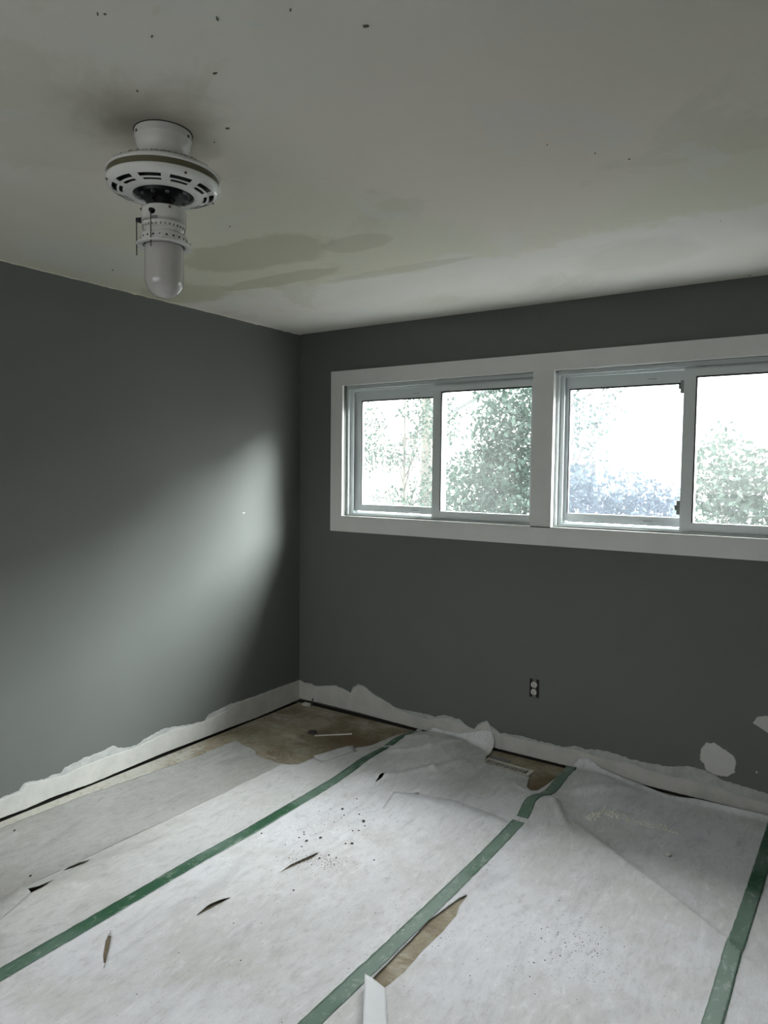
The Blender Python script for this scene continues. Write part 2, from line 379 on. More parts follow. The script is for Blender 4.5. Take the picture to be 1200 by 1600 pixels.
def patch(pts, mat, parent, t=0.003, name='plaster_patch'):
    n = len(pts); cx = sum(p[0] for p in pts)/n; cz = sum(p[1] for p in pts)/n
    fine = []
    for i in range(n):
        p, q = pts[i], pts[(i+1) % n]
        for s in range(5):
            u = p[0]+(q[0]-p[0])*s/5; z = p[1]+(q[1]-p[1])*s/5
            j = 1+0.05*nz(u*70, z*70)
            fine.append((cx+(u-cx)*j, cz+(z-cz)*j))
    bm = bmesh.new()
    r0 = [bm.verts.new((u, 0, z)) for u, z in fine]
    r1 = [bm.verts.new((cx+(u-cx)*0.96, -t, cz+(z-cz)*0.96)) for u, z in fine]
    c0 = bm.verts.new((cx, -t*1.2, cz)); N = len(fine)
    for i in range(N):
        j = (i+1) % N
        bm.faces.new((r0[i], r0[j], r1[j], r1[i])); bm.faces.new((r1[i], r1[j], c0))
    bmesh.ops.recalc_face_normals(bm, faces=bm.faces)
    return obj(name, bm, mat, parent)
patch([(2.501,.254),(2.523,.288),(2.56,.296),(2.607,.273),(2.644,.252),(2.653,.229),(2.651,.177),(2.62,.149),(2.575,.143),(2.528,.152),(2.517,.185),(2.498,.201)], M_patch, wb)
patch([(2.717,.424),(2.733,.457),(2.767,.468),(2.81,.466),(2.84,.44),(2.83,.40),(2.785,.388)], M_patch, wb)
for x, z, s in ((2.74, .20, .006), (1.648, 2.365, .004), (2.70, 2.32, .003), (1.650, 2.385, .003)):   # nail holes and a fleck
    patch([(x-s, z), (x, z+s), (x+s, z), (x, z-s)], M_crumb if z > 1 else M_patch, wb, 0.0012, 'nail_hole' if z > 1 else 'plaster_fleck')

# fleck of missing paint on the lit part of the left wall, and a faint scuff
def wall_fleck(y, z, ly, lz, mat, name):
    bm = bmesh.new()
    pts = [(math.cos(a)*ly*(1+.3*nz(a*3, y)), math.sin(a)*lz*(1+.3*nz(a*3, z))) for a in [2*PI*i/10 for i in range(10)]]
    r0 = [bm.verts.new((0, y+p, z+q)) for p, q in pts]; r1 = [bm.verts.new((0.0015, y+p*.8, z+q*.8)) for p, q in pts]
    for i in range(10): bm.faces.new((r0[i], r0[(i+1) % 10], r1[(i+1) % 10], r1[i]))
    bm.faces.new(r1)
    bmesh.ops.recalc_face_normals(bm, faces=bm.faces)
    obj(name, bm, mat, wl)
wall_fleck(-0.515, 1.296, 0.012, 0.0035, M_patch, 'paint_fleck')

# ------------------------------------------------------------------ window trim
T = 0.016
trim = structure('trim_1', boxes((0.268, 0.36, -T, 0.0, 1.172, 2.180)), M_trim, bevel=0.002)
obj('head_casing', boxes((0.36, 2.995, -T, 0.0, 2.088, 2.180)), M_trim, trim, bevel=0.002)
obj('sill_casing', boxes((0.36, 2.995, -T, 0.0, 1.172, 1.266)), M_trim, trim, bevel=0.002)
obj('side_casing', boxes((2.995, 3.087, -T, 0.0, 1.172, 2.180)), M_trim, trim, bevel=0.002)
obj('mullion_board', boxes((1.620, 1.735, -T+0.004, WT, 1.272, 2.088)), M_trim, trim, bevel=0.002)
obj('sill_board', boxes((0.36, 1.620, -T-0.002, 0.10, 1.258, 1.272)), M_trim, trim, bevel=0.002)
obj('sill_board', boxes((1.735, 2.995, -T-0.002, 0.10, 1.258, 1.272)), M_trim, trim, bevel=0.002)

def ring(x0, x1, z0, z1, y0, y1, l, r, b, t):
    return boxes((x0, x0+l, y0, y1, z0, z1), (x1-r, x1, y0, y1, z0, z1), (x0+l, x1-r, y0, y1, z0, z0+b), (x0+l, x1-r, y0, y1, z1-t, z1))
def window(n, x0, x1, gl, ms, screen, z0=OZ0, z1=OZ1):
    """sliding window: outer sash on the left, inner sash on the right. gl glass left, ms meeting stile left"""
    fr = structure('window_%d' % n, ring(x0, x1, z0, z1, 0.030, WT, 0.014, 0.012, 0.008, 0.020), M_vinyl, bevel=0.0015)
    obj('frame_stop', ring(x0+0.012, x1-0.010, z0+0.006, z1-0.016, 0.052, 0.064, 0.024, 0.006, 0.010, 0.016), M_vinyl, fr, bevel=0.001)
    obj('outer_track', ring(x0+0.012, x1-0.010, z0+0.006, z1-0.016, 0.110, WT-0.005, 0.022, 0.012, 0.016, 0.020), M_vinyl, fr, bevel=0.001)
    # outer sash
    so = obj('sash', ring(x0+0.018, ms+0.050, z0+0.030, z1-0.040, 0.080, 0.108, gl-(x0+0.018), 0.050, 0.042, 0.050), M_vinyl, fr, bevel=0.002)
    obj('pane', boxes((gl-0.008, ms+0.006, 0.092, 0.096, z0+0.066, z1-0.084)), M_screen if screen else M_pane, so)
    obj('gasket', boxes((gl, ms+0.0, 0.0785, 0.0805, z1-0.098, z1-0.090), (gl, gl+0.006, 0.0785, 0.0805, z0+0.072, z1-0.098)), M_gasket, so)
    # inner sash
    ml = ms+0.054
    si = obj('sash', ring(ms, x1-0.004, z0+0.016, z1-0.032, 0.036, 0.066, 0.054, 0.022, 0.038, 0.038), M_vinyl, fr, bevel=0.002)
    obj('pane', boxes((ml-0.006, x1-0.022, 0.050, 0.054, z0+0.048, z1-0.064)), M_pane, si)
    obj('gasket', boxes((ml, x1-0.026, 0.0345, 0.0365, z1-0.076, z1-0.068), (ml, ml+0.007, 0.0345, 0.0365, z0+0.054, z1-0.076)), M_gasket, si)
    # edge strip of the glazing bead seen beyond the meeting stile
    obj('glazing_bead', boxes((ml-0.002, ml+0.003, 0.058, 0.100, z0+0.054, z1-0.07)), M_vinyl, si)
    # finger pulls pressed into the outer sash rails
    cx = (gl+ms)/2 + 0.13
    for zz in (z0+0.048, z1-0.064):
        obj('finger_pull', boxes((cx-0.035, cx+0.035, 0.0775, 0.081, zz-0.004, zz+0.004)), M_vinyl, so, bevel=0.001)
        obj('pull_slot', boxes((cx-0.022, cx+0.022, 0.0765, 0.0778, zz-0.0015, zz+0.0015)), M_latch, so)
    return fr, so, si
w1 = window(1, 0.36, 1.620, 0.442, 0.985, False)
w2 = window(2, 1.735, 2.995, 1.788, 2.362, True)
w3 = window(3, 0.0, FX1-FX0, 0.082, 0.97, False)
w3[0].rotation_euler.z = PI; w3[0].location = (FX1, YF, 0)
tr3 = structure('trim_2', ring(-.09, FX1-FX0+.09, OZ0-.09, OZ1+.09, -T, 0, .09, .09, .09, .09), M_trim, bevel=.002)
tr3.rotation_euler.z = PI; tr3.location = (FX1, YF, 0)
# latches on the meeting stile of the right-hand window
for zz, hh in ((1.975, 0.030), (1.395, 0.034)):
    obj('latch', boxes((2.345, 2.364, 0.045, 0.062, zz-hh, zz+hh), (2.338, 2.350, 0.040, 0.052, zz-hh*0.35, zz+hh*0.35)), M_latch, w2[2], bevel=0.002)

# ------------------------------------------------------------------ floor protection sheets
BUMPS = [  # cx, cy, sx, sy, rotation, height
    (1.22, -0.22, 0.12, 0.20, 0.3, 0.060), (1.02, -0.46, 0.06, 0.13, 0.0, 0.020), (1.00, -0.16, 0.07, 0.08, 0, 0.030),
    (1.30, -0.52, 0.22, 0.10, -0.4, 0.022), (1.93, -0.52, 0.07, 0.09, 0.3, 0.040), (1.74, -0.50, 0.06, 0.13, 0.5, 0.026),
    (2.04, -0.16, 0.12, 0.15, 0.0, 0.045), (0.70, -2.05, 0.07, 0.25, 0.0, 0.016), (0.72, -2.35, 0.08, 0.20, 0.2, 0.016),
    (0.78, -1.70, 0.10, 0.22, -0.2, 0.010), (1.18, -1.85, 0.10, 0.16, 0.4, 0.008), (1.34, -1.42, 0.07, 0.2, 0.3, 0.009),
    (1.10, -0.72, 0.05, 0.10, -0.4, 0.018), (0.80, -0.55, 0.06, 0.12, 0, 0.012), (2.45, -1.30, 0.25, 0.20, 0.5, 0.008),
    (1.98, -1.62, 0.03, 0.22, 0.0, 0.006), (0.96, -0.28, 0.05, 0.06, 0.0, 0.020), (0.96, -0.60, 0.05, 0.07, 0.0, 0.012),
]
RID = (Vector((2.18, -0.66)), Vector((2.78, -1.10)))
RC = 0.07
CREASES = [  # a, b, width, height: sharp little folds in the sheet
    ((1.02, -.44), (1.19, -.31), .020, .012), ((1.19, -.31), (1.27, -.09), .020, .014), ((1.12, -.70), (1.33, -.50), .018, .010),
    ((1.33, -.50), (1.40, -.30), .020, .010), ((1.00, -.24), (1.10, -.17), .018, .012), ((1.68, -.58), (1.72, -.40), .018, .012),
    ((1.72, -.40), (1.80, -.42), .018, .010), ((1.96, -.48), (2.06, -.62), .020, .012), ((.64, -1.55), (.86, -1.25), .03, .006),
    ((1.10, -2.05), (1.45, -1.65), .03, .005), ((.66, -2.30), (.86, -1.90), .03, .008), ((1.45, -1.9), (1.80, -1.2), .03, .003),
    ((2.30, -.95), (2.05, -1.75), .03, .003), ((2.02, -.30), (2.20, -.12), .03, .012)]
def height(x, y):
    h = 0.0
    for cx, cy, sx_, sy_, a, amp in BUMPS:
        dx, dy = x-cx, y-cy
        if abs(dx) > 0.9 or abs(dy) > 0.9: continue
        u = dx*math.cos(a)+dy*math.sin(a); v = -dx*math.sin(a)+dy*math.cos(a)
        h += amp*math.exp(-0.5*((u/sx_)**2+(v/sy_)**2))
    for (ax, ay), (bx, by), wd_, amp in CREASES:
        if x < min(ax, bx)-.12 or x > max(ax, bx)+.12 or y < min(ay, by)-.12 or y > max(ay, by)+.12: continue
        dx, dy = bx-ax, by-ay; L2 = dx*dx+dy*dy; t = min(1, max(0, ((x-ax)*dx+(y-ay)*dy)/L2))
        q = math.hypot(x-ax-t*dx, y-ay-t*dy)/wd_; h += amp*math.exp(-q*q)
    # a soft crease running across the right-hand sheet
    d = RID[1]-RID[0]; L = d.length; d = d/L; p = Vector((x, y))-RID[0]
    t = p.dot(d); s = p.x*d.y-p.y*d.x           # s>0: towards the camera side
    if -0.25 < t < L+0.3:
        e = min(1, max(0, (t+0.25)/0.35))*min(1, max(0, (L+0.3-t)/0.35))
        h += e*0.022*math.exp(-(s/(0.035 if s < 0 else 0.16))**2)
    h += 0.0035*(0.5+nz(x*3.1, y*1.7, 0.3)) + 0.0012*nz(x*11, y*7, 1.3)
    return max(0.0, h)
def bend(x, t, lift):
    """(x, t): t runs along the sheet to the wall, beyond -RC the sheet turns up the wall"""
    tt = t+RC+0.010
    if tt < 0: return (t, height(x, t)+lift)
    a = tt/RC; base = height(x, -RC-0.01)*max(0, 1-a)+lift
    if a < PI/2: return (-RC-0.010+RC*math.sin(a), RC*(1-math.cos(a))+base)
    return (-0.010, RC+(tt-RC*PI/2)+base)
def z2t(z):
    if z < RC: return -RC-0.010+RC*math.acos(1-z/RC)
    return -RC-0.010+RC*PI/2+(z-RC)
def inside(p, poly):
    x, y = p; r = False; n = len(poly)
    for i in range(n):
        x0, y0 = poly[i]; x1, y1 = poly[(i+1) % n]
        if (y0 > y) != (y1 > y) and x < (x1-x0)*(y-y0)/(y1-y0)+x0: r = not r
    return r
def nearest(p, poly):
    best = None; n = len(poly); px, py = p
    for i in range(n):
        ax, ay = poly[i]; bx, by = poly[(i+1) % n]; dx, dy = bx-ax, by-ay
        L2 = dx*dx+dy*dy
        s = 0 if L2 == 0 else min(1, max(0, ((px-ax)*dx+(py-ay)*dy)/L2))
        q = (ax+s*dx, ay+s*dy); d = math.hypot(px-q[0], py-q[1])
        if best is None or d < best[0]: best = (d, q)
    return best
def rough_poly(poly, amp=0.004, step=0.02, seed=0):
    out = []
    for i in range(len(poly)):
        a, b = poly[i], poly[(i+1) % len(poly)]; n = max(1, int(math.hypot(b[0]-a[0], b[1]-a[1])/step))
        for s in range(n):
            x = a[0]+(b[0]-a[0])*s/n; y = a[1]+(b[1]-a[1])*s/n
            out.append((x+amp*nz(x*40, y*40, seed), y+amp*nz(x*40, y*40, seed+7)))
    return out
def sheet(name, x0, x1, t1, cuts, mat, lift, label, keeps=(), g=0.0085, wob=0.004, seed=0):
    xs = list(np.arange(x0, x1+1e-6, (x1-x0)/round((x1-x0)/g)))
    ts = list(np.arange(t1, -2.75, -g)) + list(np.linspace(-2.80, YF+0.02, 22))
    nx, nt_ = len(xs), len(ts)
    P = np.array([[(x + (wob*(nz(t*3, seed)+.6*nz(t*14, seed+2)) if i in (0, nx-1) else 0), t) for i, x in enumerate(xs)] for t in ts])
    alive = np.ones((nt_-1, nx-1), bool)
    for poly in cuts:
        bx = [p[0] for p in poly]; by = [p[1] for p in poly]
        for j in range(nt_-1):
            if ts[j] < min(by)-0.1 or ts[j+1] > max(by)+0.1: continue
            for i in range(nx-1):
                if xs[i+1] < min(bx) or xs[i] > max(bx): continue
                cxy = ((xs[i]+xs[i+1])/2, (ts[j]+ts[j+1])/2)
                if inside(cxy, poly): alive[j, i] = False
        # pull the border onto the cut outline
        for j in range(nt_):
            if ts[j] < min(by)-0.05 or ts[j] > max(by)+0.05: continue
            for i in range(nx):
                if xs[i] < min(bx)-0.05 or xs[i] > max(bx)+0.05: continue
                nb = [alive[jj, ii] for jj in (j-1, j) for ii in (i-1, i) if 0 <= jj < nt_-1 and 0 <= ii < nx-1]
                if any(nb) and not all(nb):
                    d, q = nearest(P[j, i], poly)
                    if d < g*1.3: P[j, i] = q
    idx = {}; verts = []; faces = []
    for j in range(nt_-1):
        for i in range(nx-1):
            if not alive[j, i]: continue
            f = []
            for jj, ii in ((j, i), (j+1, i), (j+1, i+1), (j, i+1)):
                if (jj, ii) not in idx:
                    x, t = P[jj, ii]; yy, zz = bend(x, t, lift)
                    idx[(jj, ii)] = len(verts); verts.append((x, yy, zz))
                f.append(idx[(jj, ii)])
            faces.append(f)
    me = bpy.data.meshes.new(name); me.from_pydata(verts, [], faces); me.materials.append(mat)
    for p in me.polygons: p.use_smooth = True
    o = bpy.data.objects.new(name, me); C.objects.link(o)
    md = o.modifiers.new('thick', 'SOLIDIFY'); md.thickness = 0.0016; md.offset = 1
    return tag(o, label, 'floor covering', 'felt sheets laid over the floor')

BARE = rough_poly([(-.05,.2),(.965,.2),(.965,-.02),(.945,-.09),(.87,-.225),(.853,-.355),(.805,-.468),(.732,-.542),(.688,-.649),(.678,-.791),(.642,-.826),(.517,-.833),(.422,-.838),(.361,-.784),(.241,-.768),(.159,-.732),(.153,-1.039),(.109,-1.457),(.085,-1.647),(.068,-2.041),(.06,-4.5),(-.05,-4.5)], 0.010, 0.03)
HOLE = rough_poly([(1.440,-.013),(1.875,-.022),(1.886,-.091),(1.862,-.202),(1.839,-.373),(1.815,-.399),(1.773,-.351),(1.741,-.240),(1.473,-.206),(1.448,-.131)], 0.004, 0.03, 3)
T1 = [(.615,-2.098),(.600,-2.055),(.606,-2.02),(.635,-1.985),(.641,-2.025),(.633,-2.063)]
T2 = [(.590,-2.268),(.622,-2.238),(.649,-2.205),(.655,-2.160),(.682,-2.21),(.690,-2.255),(.663,-2.272)]
T3 = [(1.230,-1.990),(1.227,-1.919),(1.237,-1.867),(1.258,-1.825),(1.254,-1.881),(1.247,-1.92)]
T4 = [(1.050,-2.188),(1.076,-2.202),(1.128,-2.248),(1.200,-2.316),(1.140,-2.278),(1.084,-2.230)]
T5 = [(1.284,-1.607),(1.283,-1.541),(1.300,-1.484),(1.326,-1.400),(1.328,-1.473),(1.307,-1.527)]
T6 = rough_poly([(1.950,-1.312),(1.932,-1.355),(1.923,-1.426),(1.907,-1.525),(1.909,-1.626),(1.908,-1.76),(1.908,-1.87),(1.912,-1.915),(1.961,-1.900),(1.976,-1.804),(1.974,-1.682),(1.980,-1.568),(1.974,-1.459),(1.957,-1.404)], 0.003, 0.03, 5)
T7 = [(1.143,-.762),(1.131,-.701),(1.142,-.645),(1.149,-.702)]
T8 = [(.978,-.075),(.985,-.020),(1.030,-.012),(1.022,-.045)]
top2 = [(.95,-.03),(.99,z2t(.02)),(1.051,z2t(.050)),(1.137,z2t(.046)),(1.221,z2t(.050)),(1.307,z2t(.078)),(1.383,z2t(.105)),(1.42,z2t(.108)),(1.438,z2t(.06)),(1.440,z2t(.0)),(1.9,z2t(0)),(1.9,.3),(.9,.3),(.9,-.03)]
top3 = [(1.867,z2t(.004)),(1.917,z2t(.065)),(1.967,z2t(.083)),(2.035,z2t(.046)),(2.164,z2t(.026)),(2.30,z2t(.012)),(2.379,-.05),(2.495,-.030),(2.7,-.026),(2.85,-.026),(2.85,.3),(1.8,.3),(1.8,z2t(.004))]
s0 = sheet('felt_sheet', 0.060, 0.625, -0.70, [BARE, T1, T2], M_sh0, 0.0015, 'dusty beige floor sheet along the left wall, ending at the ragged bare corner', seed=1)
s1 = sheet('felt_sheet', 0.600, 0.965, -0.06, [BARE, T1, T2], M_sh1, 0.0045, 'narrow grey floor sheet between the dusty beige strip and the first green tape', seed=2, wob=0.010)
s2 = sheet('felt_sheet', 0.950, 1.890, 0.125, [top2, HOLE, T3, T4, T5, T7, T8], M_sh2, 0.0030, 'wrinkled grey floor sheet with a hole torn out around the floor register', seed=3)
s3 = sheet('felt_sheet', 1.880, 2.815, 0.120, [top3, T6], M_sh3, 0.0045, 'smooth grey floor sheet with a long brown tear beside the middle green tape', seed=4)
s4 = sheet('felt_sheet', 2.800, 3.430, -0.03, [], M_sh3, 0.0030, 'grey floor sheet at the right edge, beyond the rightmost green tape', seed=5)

def tape(path_fn, t0, t1, wd, mat, label, gaps=(), lift=0.0072, seed=0):
    bm = bmesh.new(); prev = None; t = t0
    while t > t1:
        x, skip = path_fn(t), any(a > t > b for a, b in gaps)
        row = []
        for q in range(7):
            xx = x + (q/6-.5)*wd + (0.0022*nz(t*26, q, seed) if q in (0, 6) else 0)
            h = height(xx, t) if t < -0.08 else bend(xx, t, 0)[1]
            row.append(bm.verts.new((xx, t if t < -0.08 else bend(xx, t, 0)[0], h+lift+0.0012*max(0, nz(t*19, xx*30, seed)))))
        if prev and not skip:
            for q in range(6): bm.faces.new((prev[q], row[q], row[q+1], prev[q+1]))
        prev = row; t -= 0.012 if t > -2.7 else 0.06
    bmesh.ops.delete(bm, geom=[v for v in bm.verts if not v.link_faces], context='VERTS')
    o = obj('floor_tape', bm, mat, None, True)
    md = o.modifiers.new('thick', 'SOLIDIFY'); md.thickness = 0.0006; md.offset = 1
    return tag(o, label, 'tape', 'green tape lines on the floor')
def pth(pts):
    p = sorted(pts); return lambda t: float(np.interp(t, [a for a, b in p], [b for a, b in p]))
tape(pth([(-.05,.985),(-.15,.976),(-.345,.963),(-.468,.950),(-.584,.952),(-.726,.950),(-.831,.957),(-1.198,.963),(-1.495,.970),(-1.761,.964),(-2.5,.963),(-4.4,.96)]), -0.10, YF+0.03, 0.056, M_tape1,
     'long green tape line nearest the left wall, running to the bare corner', gaps=((-.365,-.395),), seed=1)
tape(pth([(-.03,1.888),(-.087,1.891),(-.32,1.898),(-.427,1.898),(-.463,1.878),(-.552,1.872),(-.662,1.888),(-.772,1.884),(-1.04,1.885),(-1.352,1.882),(-1.768,1.876),(-2.08,1.868),(-4.4,1.86)]), -0.030, YF+0.03, 0.056, M_tape2,
     'dusty green tape line in the middle, beside the long brown tear', gaps=((-.685,-.72),), seed=2)
tape(pth([(-.05,2.825),(-.326,2.821),(-.67,2.815),(-1.063,2.806),(-1.464,2.801),(-4.4,2.79)]), -0.045, YF+0.03, 0.052, M_tape3,
     'green tape line at the right edge of the photo', seed=3)

# scraps of sheet folded over
def scrap(name, pts_grid, mat, label, parent=None):
    bm = bmesh.new(); rows = [[bm.verts.new(p) for p in r] for r in pts_grid]
    for a, b in zip(rows, rows[1:]):
        for i in range(len(a)-1): bm.faces.new((a[i], a[i+1], b[i+1], b[i]))
    o = obj(name, bm, mat, parent, True)
    md = o.modifiers.new('thick', 'SOLIDIFY'); md.thickness = 0.0014
    if not parent: tag(o, label, 'scrap')
    else: o['label'] = label
    return o
# the torn flap at the bottom of the photo is still attached to the right-hand sheet
rows = []
for j in range(13):
    v = j/12
    L = Vector((1.898, -1.903, 0)).lerp(Vector((2.020, -2.085, 0)), v); Rr = Vector((1.967, -1.894, 0)).lerp(Vector((2.090, -2.065, 0)), v)
    row = []
    for i in range(9):
        u = i/8; p = L.lerp(Rr, u)
        row.append((p.x, p.y, height(p.x, p.y)+0.0075+0.024*(1-u)**1.3*(1-0.25*v)+0.006*math.sin(PI*u)))
    rows.append(row)
scrap('folded_flap', rows, M_fold, 'pale flap of sheet folded back at the end of the long tear', s3)
rows = []
for j in range(9):
    v = j/8; L = Vector((.600, -2.262, 0)).lerp(Vector((.600, -2.42, 0)), v); Rr = Vector((.690, -2.258, 0)).lerp(Vector((.735, -2.40, 0)), v)
    rows.append([((L.lerp(Rr, i/8)).x, (L.lerp(Rr, i/8)).y, height(*(L.lerp(Rr, i/8)).xy)+0.008+0.020*math.sin(PI*i/8)*(1-.5*v)) for i in range(9)])
scrap('curled_flap', rows, M_sh0, 'curled flap of sheet edge beside the dark split', s1)
rows = []
for j in range(7):
    v = j/6; L = Vector((.700, -.700, 0)).lerp(Vector((.80, -.475, 0)), v); Rr = Vector((.775, -.700, 0)).lerp(Vector((.845, -.50, 0)), v)
    rows.append([((L.lerp(Rr, i/6)).x, (L.lerp(Rr, i/6)).y, height(*(L.lerp(Rr, i/6)).xy)+0.008+0.016*(1-i/6)**2) for i in range(7)])
scrap('lifted_flap', rows, M_sh1, 'lifted flap of sheet at the bare corner', s1)
# a loose overlapping layer of thin sheet on the middle strip
bm = bmesh.new(); rows = []
OV = [(1.267, -.777, 1.865, -.737), (1.285, -.84, 1.862, -.86), (1.309, -.924, 1.860, -.98), (1.33, -1.006, 1.858, -1.10)]
for j in range(13):
    q = j/12*3; i0 = min(2, int(q)); f_ = q-i0
    e = [OV[i0][m_]+(OV[i0+1][m_]-OV[i0][m_])*f_ for m_ in range(4)]
    row = []
    for i in range(25):
        u = i/24; x = e[0]+(e[2]-e[0])*u; y = e[1]+(e[3]-e[1])*u
        if j == 0: y += 0.055*math.sin(PI*u)+0.008*nz(u*9, 2)
        row.append((x, y, height(x, y)+(0.0056 if j < 8 else 0.0056-0.0012*(j-7))+(0.0025*math.sin(PI*u) if j == 0 else 0)))
    rows.append(row)
scrap('overlapping_layer', rows, M_sh2, 'second layer of sheet overlapping the middle strip', s2)

# ------------------------------------------------------------------ loose debris
def lump(r, seed, flat=0.6):
    bm = bmesh.new(); bmesh.ops.create_icosphere(bm, subdivisions=1, radius=r)
    for v in bm.verts:
        s = 1+0.55*nz(v.co.x/r*1.3+seed, v.co.y/r*1.3, v.co.z/r*1.3); v.co = Vector((v.co.x*s*1.2, v.co.y*s, v.co.z*s*flat))
    zmin = min(v.co.z for v in bm.verts)
    for v in bm.verts: v.co.z -= zmin
    return bm
SH = 0.0072
crumbs = [(1.021,-1.431),(1.173,-1.062),(1.164,-.938),(1.215,-1.105),(1.265,-1.058),(1.321,-1.102),(1.347,-1.13),(1.331,-1.197),(1.35,-1.178),(1.391,-1.283),(1.257,-1.325),(1.222,-1.373),(1.162,-1.319),(1.175,-1.334),(1.235,-1.418),(1.176,-1.367),(1.371,-1.3),(1.532,-1.325),(1.416,-1.677),(1.355,-1.453),(1.371,-1.412)]
big = {1: .006, 5: .0075, 10: .006, 11: .006, 9: .0065}
proto = [lump(.004, s) for s in range(3)]
pm = []
for i, b in enumerate(proto):
    me = bpy.data.meshes.new('crumb'); b.to_mesh(me); b.free(); me.materials.append(M_crumb); pm.append(me)
for i, (x, y) in enumerate(crumbs):
    o = bpy.data.objects.new('dark_crumb', pm[i % 3]); C.objects.link(o)
    s = big.get(i, 0.0036)/.004; o.scale = (s, s, s); o.rotation_euler.z = i*1.7
    o.location = (x, y, height(x, y)+0.0046)
    own = {1: 'chunky dark crumb at the window end of the crumb scatter, nearest the bare corner', 5: 'largest dark crumb of the scatter, on its right-hand side beside a smaller one',
           10: 'round dark crumb in the middle of the scatter, just behind the short brown tear', 11: 'elongated dark crumb at the near left of the scatter',
           9: 'dark crumb at the right tip of the short brown tear in the middle sheet', 0: 'lone dark crumb just right of the first green tape',
           17: 'lone dark crumb on the clean middle sheet, right of the scatter', 18: 'lone dark crumb on the middle sheet, nearest the camera'}
    tag(o, own.get(i, 'tiny dark crumb of debris in the scatter on the middle grey sheet'), 'debris', 'dark crumbs on the middle sheet')
for x, y, lb in ((.14, -2.017, 'dark crumb on the dusty beige sheet, close to the left wall'), (.528, -2.168, 'dark crumb on the dusty beige sheet, beside the curled split')):
    o = bpy.data.objects.new('dark_crumb', pm[1]); C.objects.link(o); o.scale = (1.4, 1.2, 1.2)
    o.location = (x, y, height(x, y)+0.0031); tag(o, lb, 'debris')
# fine grit nobody could count
def grit(name, mat, pts, label, cat='debris', parent=None):
    bm = bmesh.new()
    for x, y, z, r in pts:
        a = random.random()*6.28; vs = []
        for q in range(4):
            vs.append(bm.verts.new((x+r*math.cos(a+q*PI/2)*(.7+.5*random.random()), y+r*math.sin(a+q*PI/2)*(.7+.5*random.random()), z)))
        tpv = bm.verts.new((x, y, z+r*0.9))
        for q in range(4): bm.faces.new((vs[q], vs[(q+1) % 4], tpv))
    o = obj(name, bm, mat, parent)
    o['kind'] = 'stuff'
    if not parent: tag(o, label, cat)
    return o
pts = []
for _ in range(900):
    x = random.uniform(.10, .60); y = random.uniform(-2.4, -.9)
    if inside((x, y), BARE) or nz(x*4, y*4, 3) < -0.05: continue
    pts.append((x, y, height(x, y)+0.0032, random.uniform(.0006, .0022)))
for _ in range(500):
    x = random.uniform(.72, .92); y = random.uniform(-1.5, -.85); 
    if nz(x*5, y*5, 8) > 0: pts.append((x, y, height(x, y)+0.0062, random.uniform(.0006, .002)))
grit('fine_grit', M_grit, pts, 'fine tan grit scattered over the left-hand sheets')
pts = []
for _ in range(1500):
    cx, cy, sg = random.choice([(1.22,-1.2,.15),(1.32,-1.5,.04),(1.40,-1.45,.035),(2.35,-1.45,.12),(2.40,-1.35,.07),(1.5,-1.9,.35),(2.1,-1.2,.35),(1.93,-1.6,.05)])
    x = random.gauss(cx, sg); y = random.gauss(cy, sg)
    if x < 1.0 or x > 2.76 or y > -.75 or inside((x, y), T6): continue
    pts.append((x, y, height(x, y)+0.0062, abs(random.gauss(0, .0009))+.0005))
grit('dark_grit', M_crumb, pts, 'fine dark grit scattered over the grey sheets')
pts = []
for _ in range(190):
    u = random.random(); q = [(2.13,-.50),(2.16,-.42),(2.20,-.385),(2.29,-.404),(2.383,-.394),(2.488,-.388)]
    k_ = min(4, int(u*5)); f_ = u*5-k_
    x = q[k_][0]+(q[k_+1][0]-q[k_][0])*f_+random.gauss(0, .010); y = q[k_][1]+(q[k_+1][1]-q[k_][1])*f_+random.gauss(0, .014)
    pts.append((x, y, height(x, y)+0.0062, random.uniform(.003, .0105)*(1.25 if u < .5 else .8)))
grit('plaster_rubble', M_rubble, pts, 'line of broken white plaster crumbs on the shaded sheet under the window')
for i, (x, y, r, lb) in enumerate(((2.50, -.62, .012, 'pale plaster lump on the shaded sheet, right of the rubble line'), (2.30, -.50, .007, 'small pale plaster lump just in front of the rubble line'),
                         (1.375, -.735, .011, 'small white paper scrap on the overlapping sheet edge'))):
    o = obj('plaster_lump', lump(r, i+20), M_rubble); o.location = (x, y, height(x, y)+0.0062); tag(o, lb, 'debris')
# dirt and plaster crumbs along the torn edge of the bare corner, part of the sub-floor mess
pts = []
for _ in range(700):
    q = random.choice([(.642,-.826),(.517,-.833),(.422,-.838),(.361,-.784),(.30,-.77),(.241,-.768)])
    x = random.gauss(q[0], .05); y = q[1]+abs(random.gauss(.02, .035))
    if inside((x, y), BARE): pts.append((x, y, 0.0, random.uniform(.001, .0055)))
for _ in range(500):
    x = random.uniform(.03, .95); y = random.uniform(-.7, -.03)
    if inside((x, y), BARE) and nz(x*5, y*5, 1) > .1: pts.append((x, y, 0.0, random.uniform(.0008, .003)))
grit('corner_rubble', M_grit, pts, 'tan rubble along the torn sheet edge in the bare corner')
# knot of debris and a splinter on the bare corner
o = obj('splinter', boxes((-.11, .11, -.004, .004, 0, .005)), M_rubble, bevel=.001); o.location = (.56, -.345, 0.0); o.rotation_euler.z = 0.75
tag(o, 'thin pale wood splinter on the bare brown corner of the floor', 'splinter')
o = obj('dirt_clod', lump(.028, 41, .45), M_crumb); o.location = (.445, -.40, 0); tag(o, 'dark clod of dirt at the end of the pale splinter', 'debris')
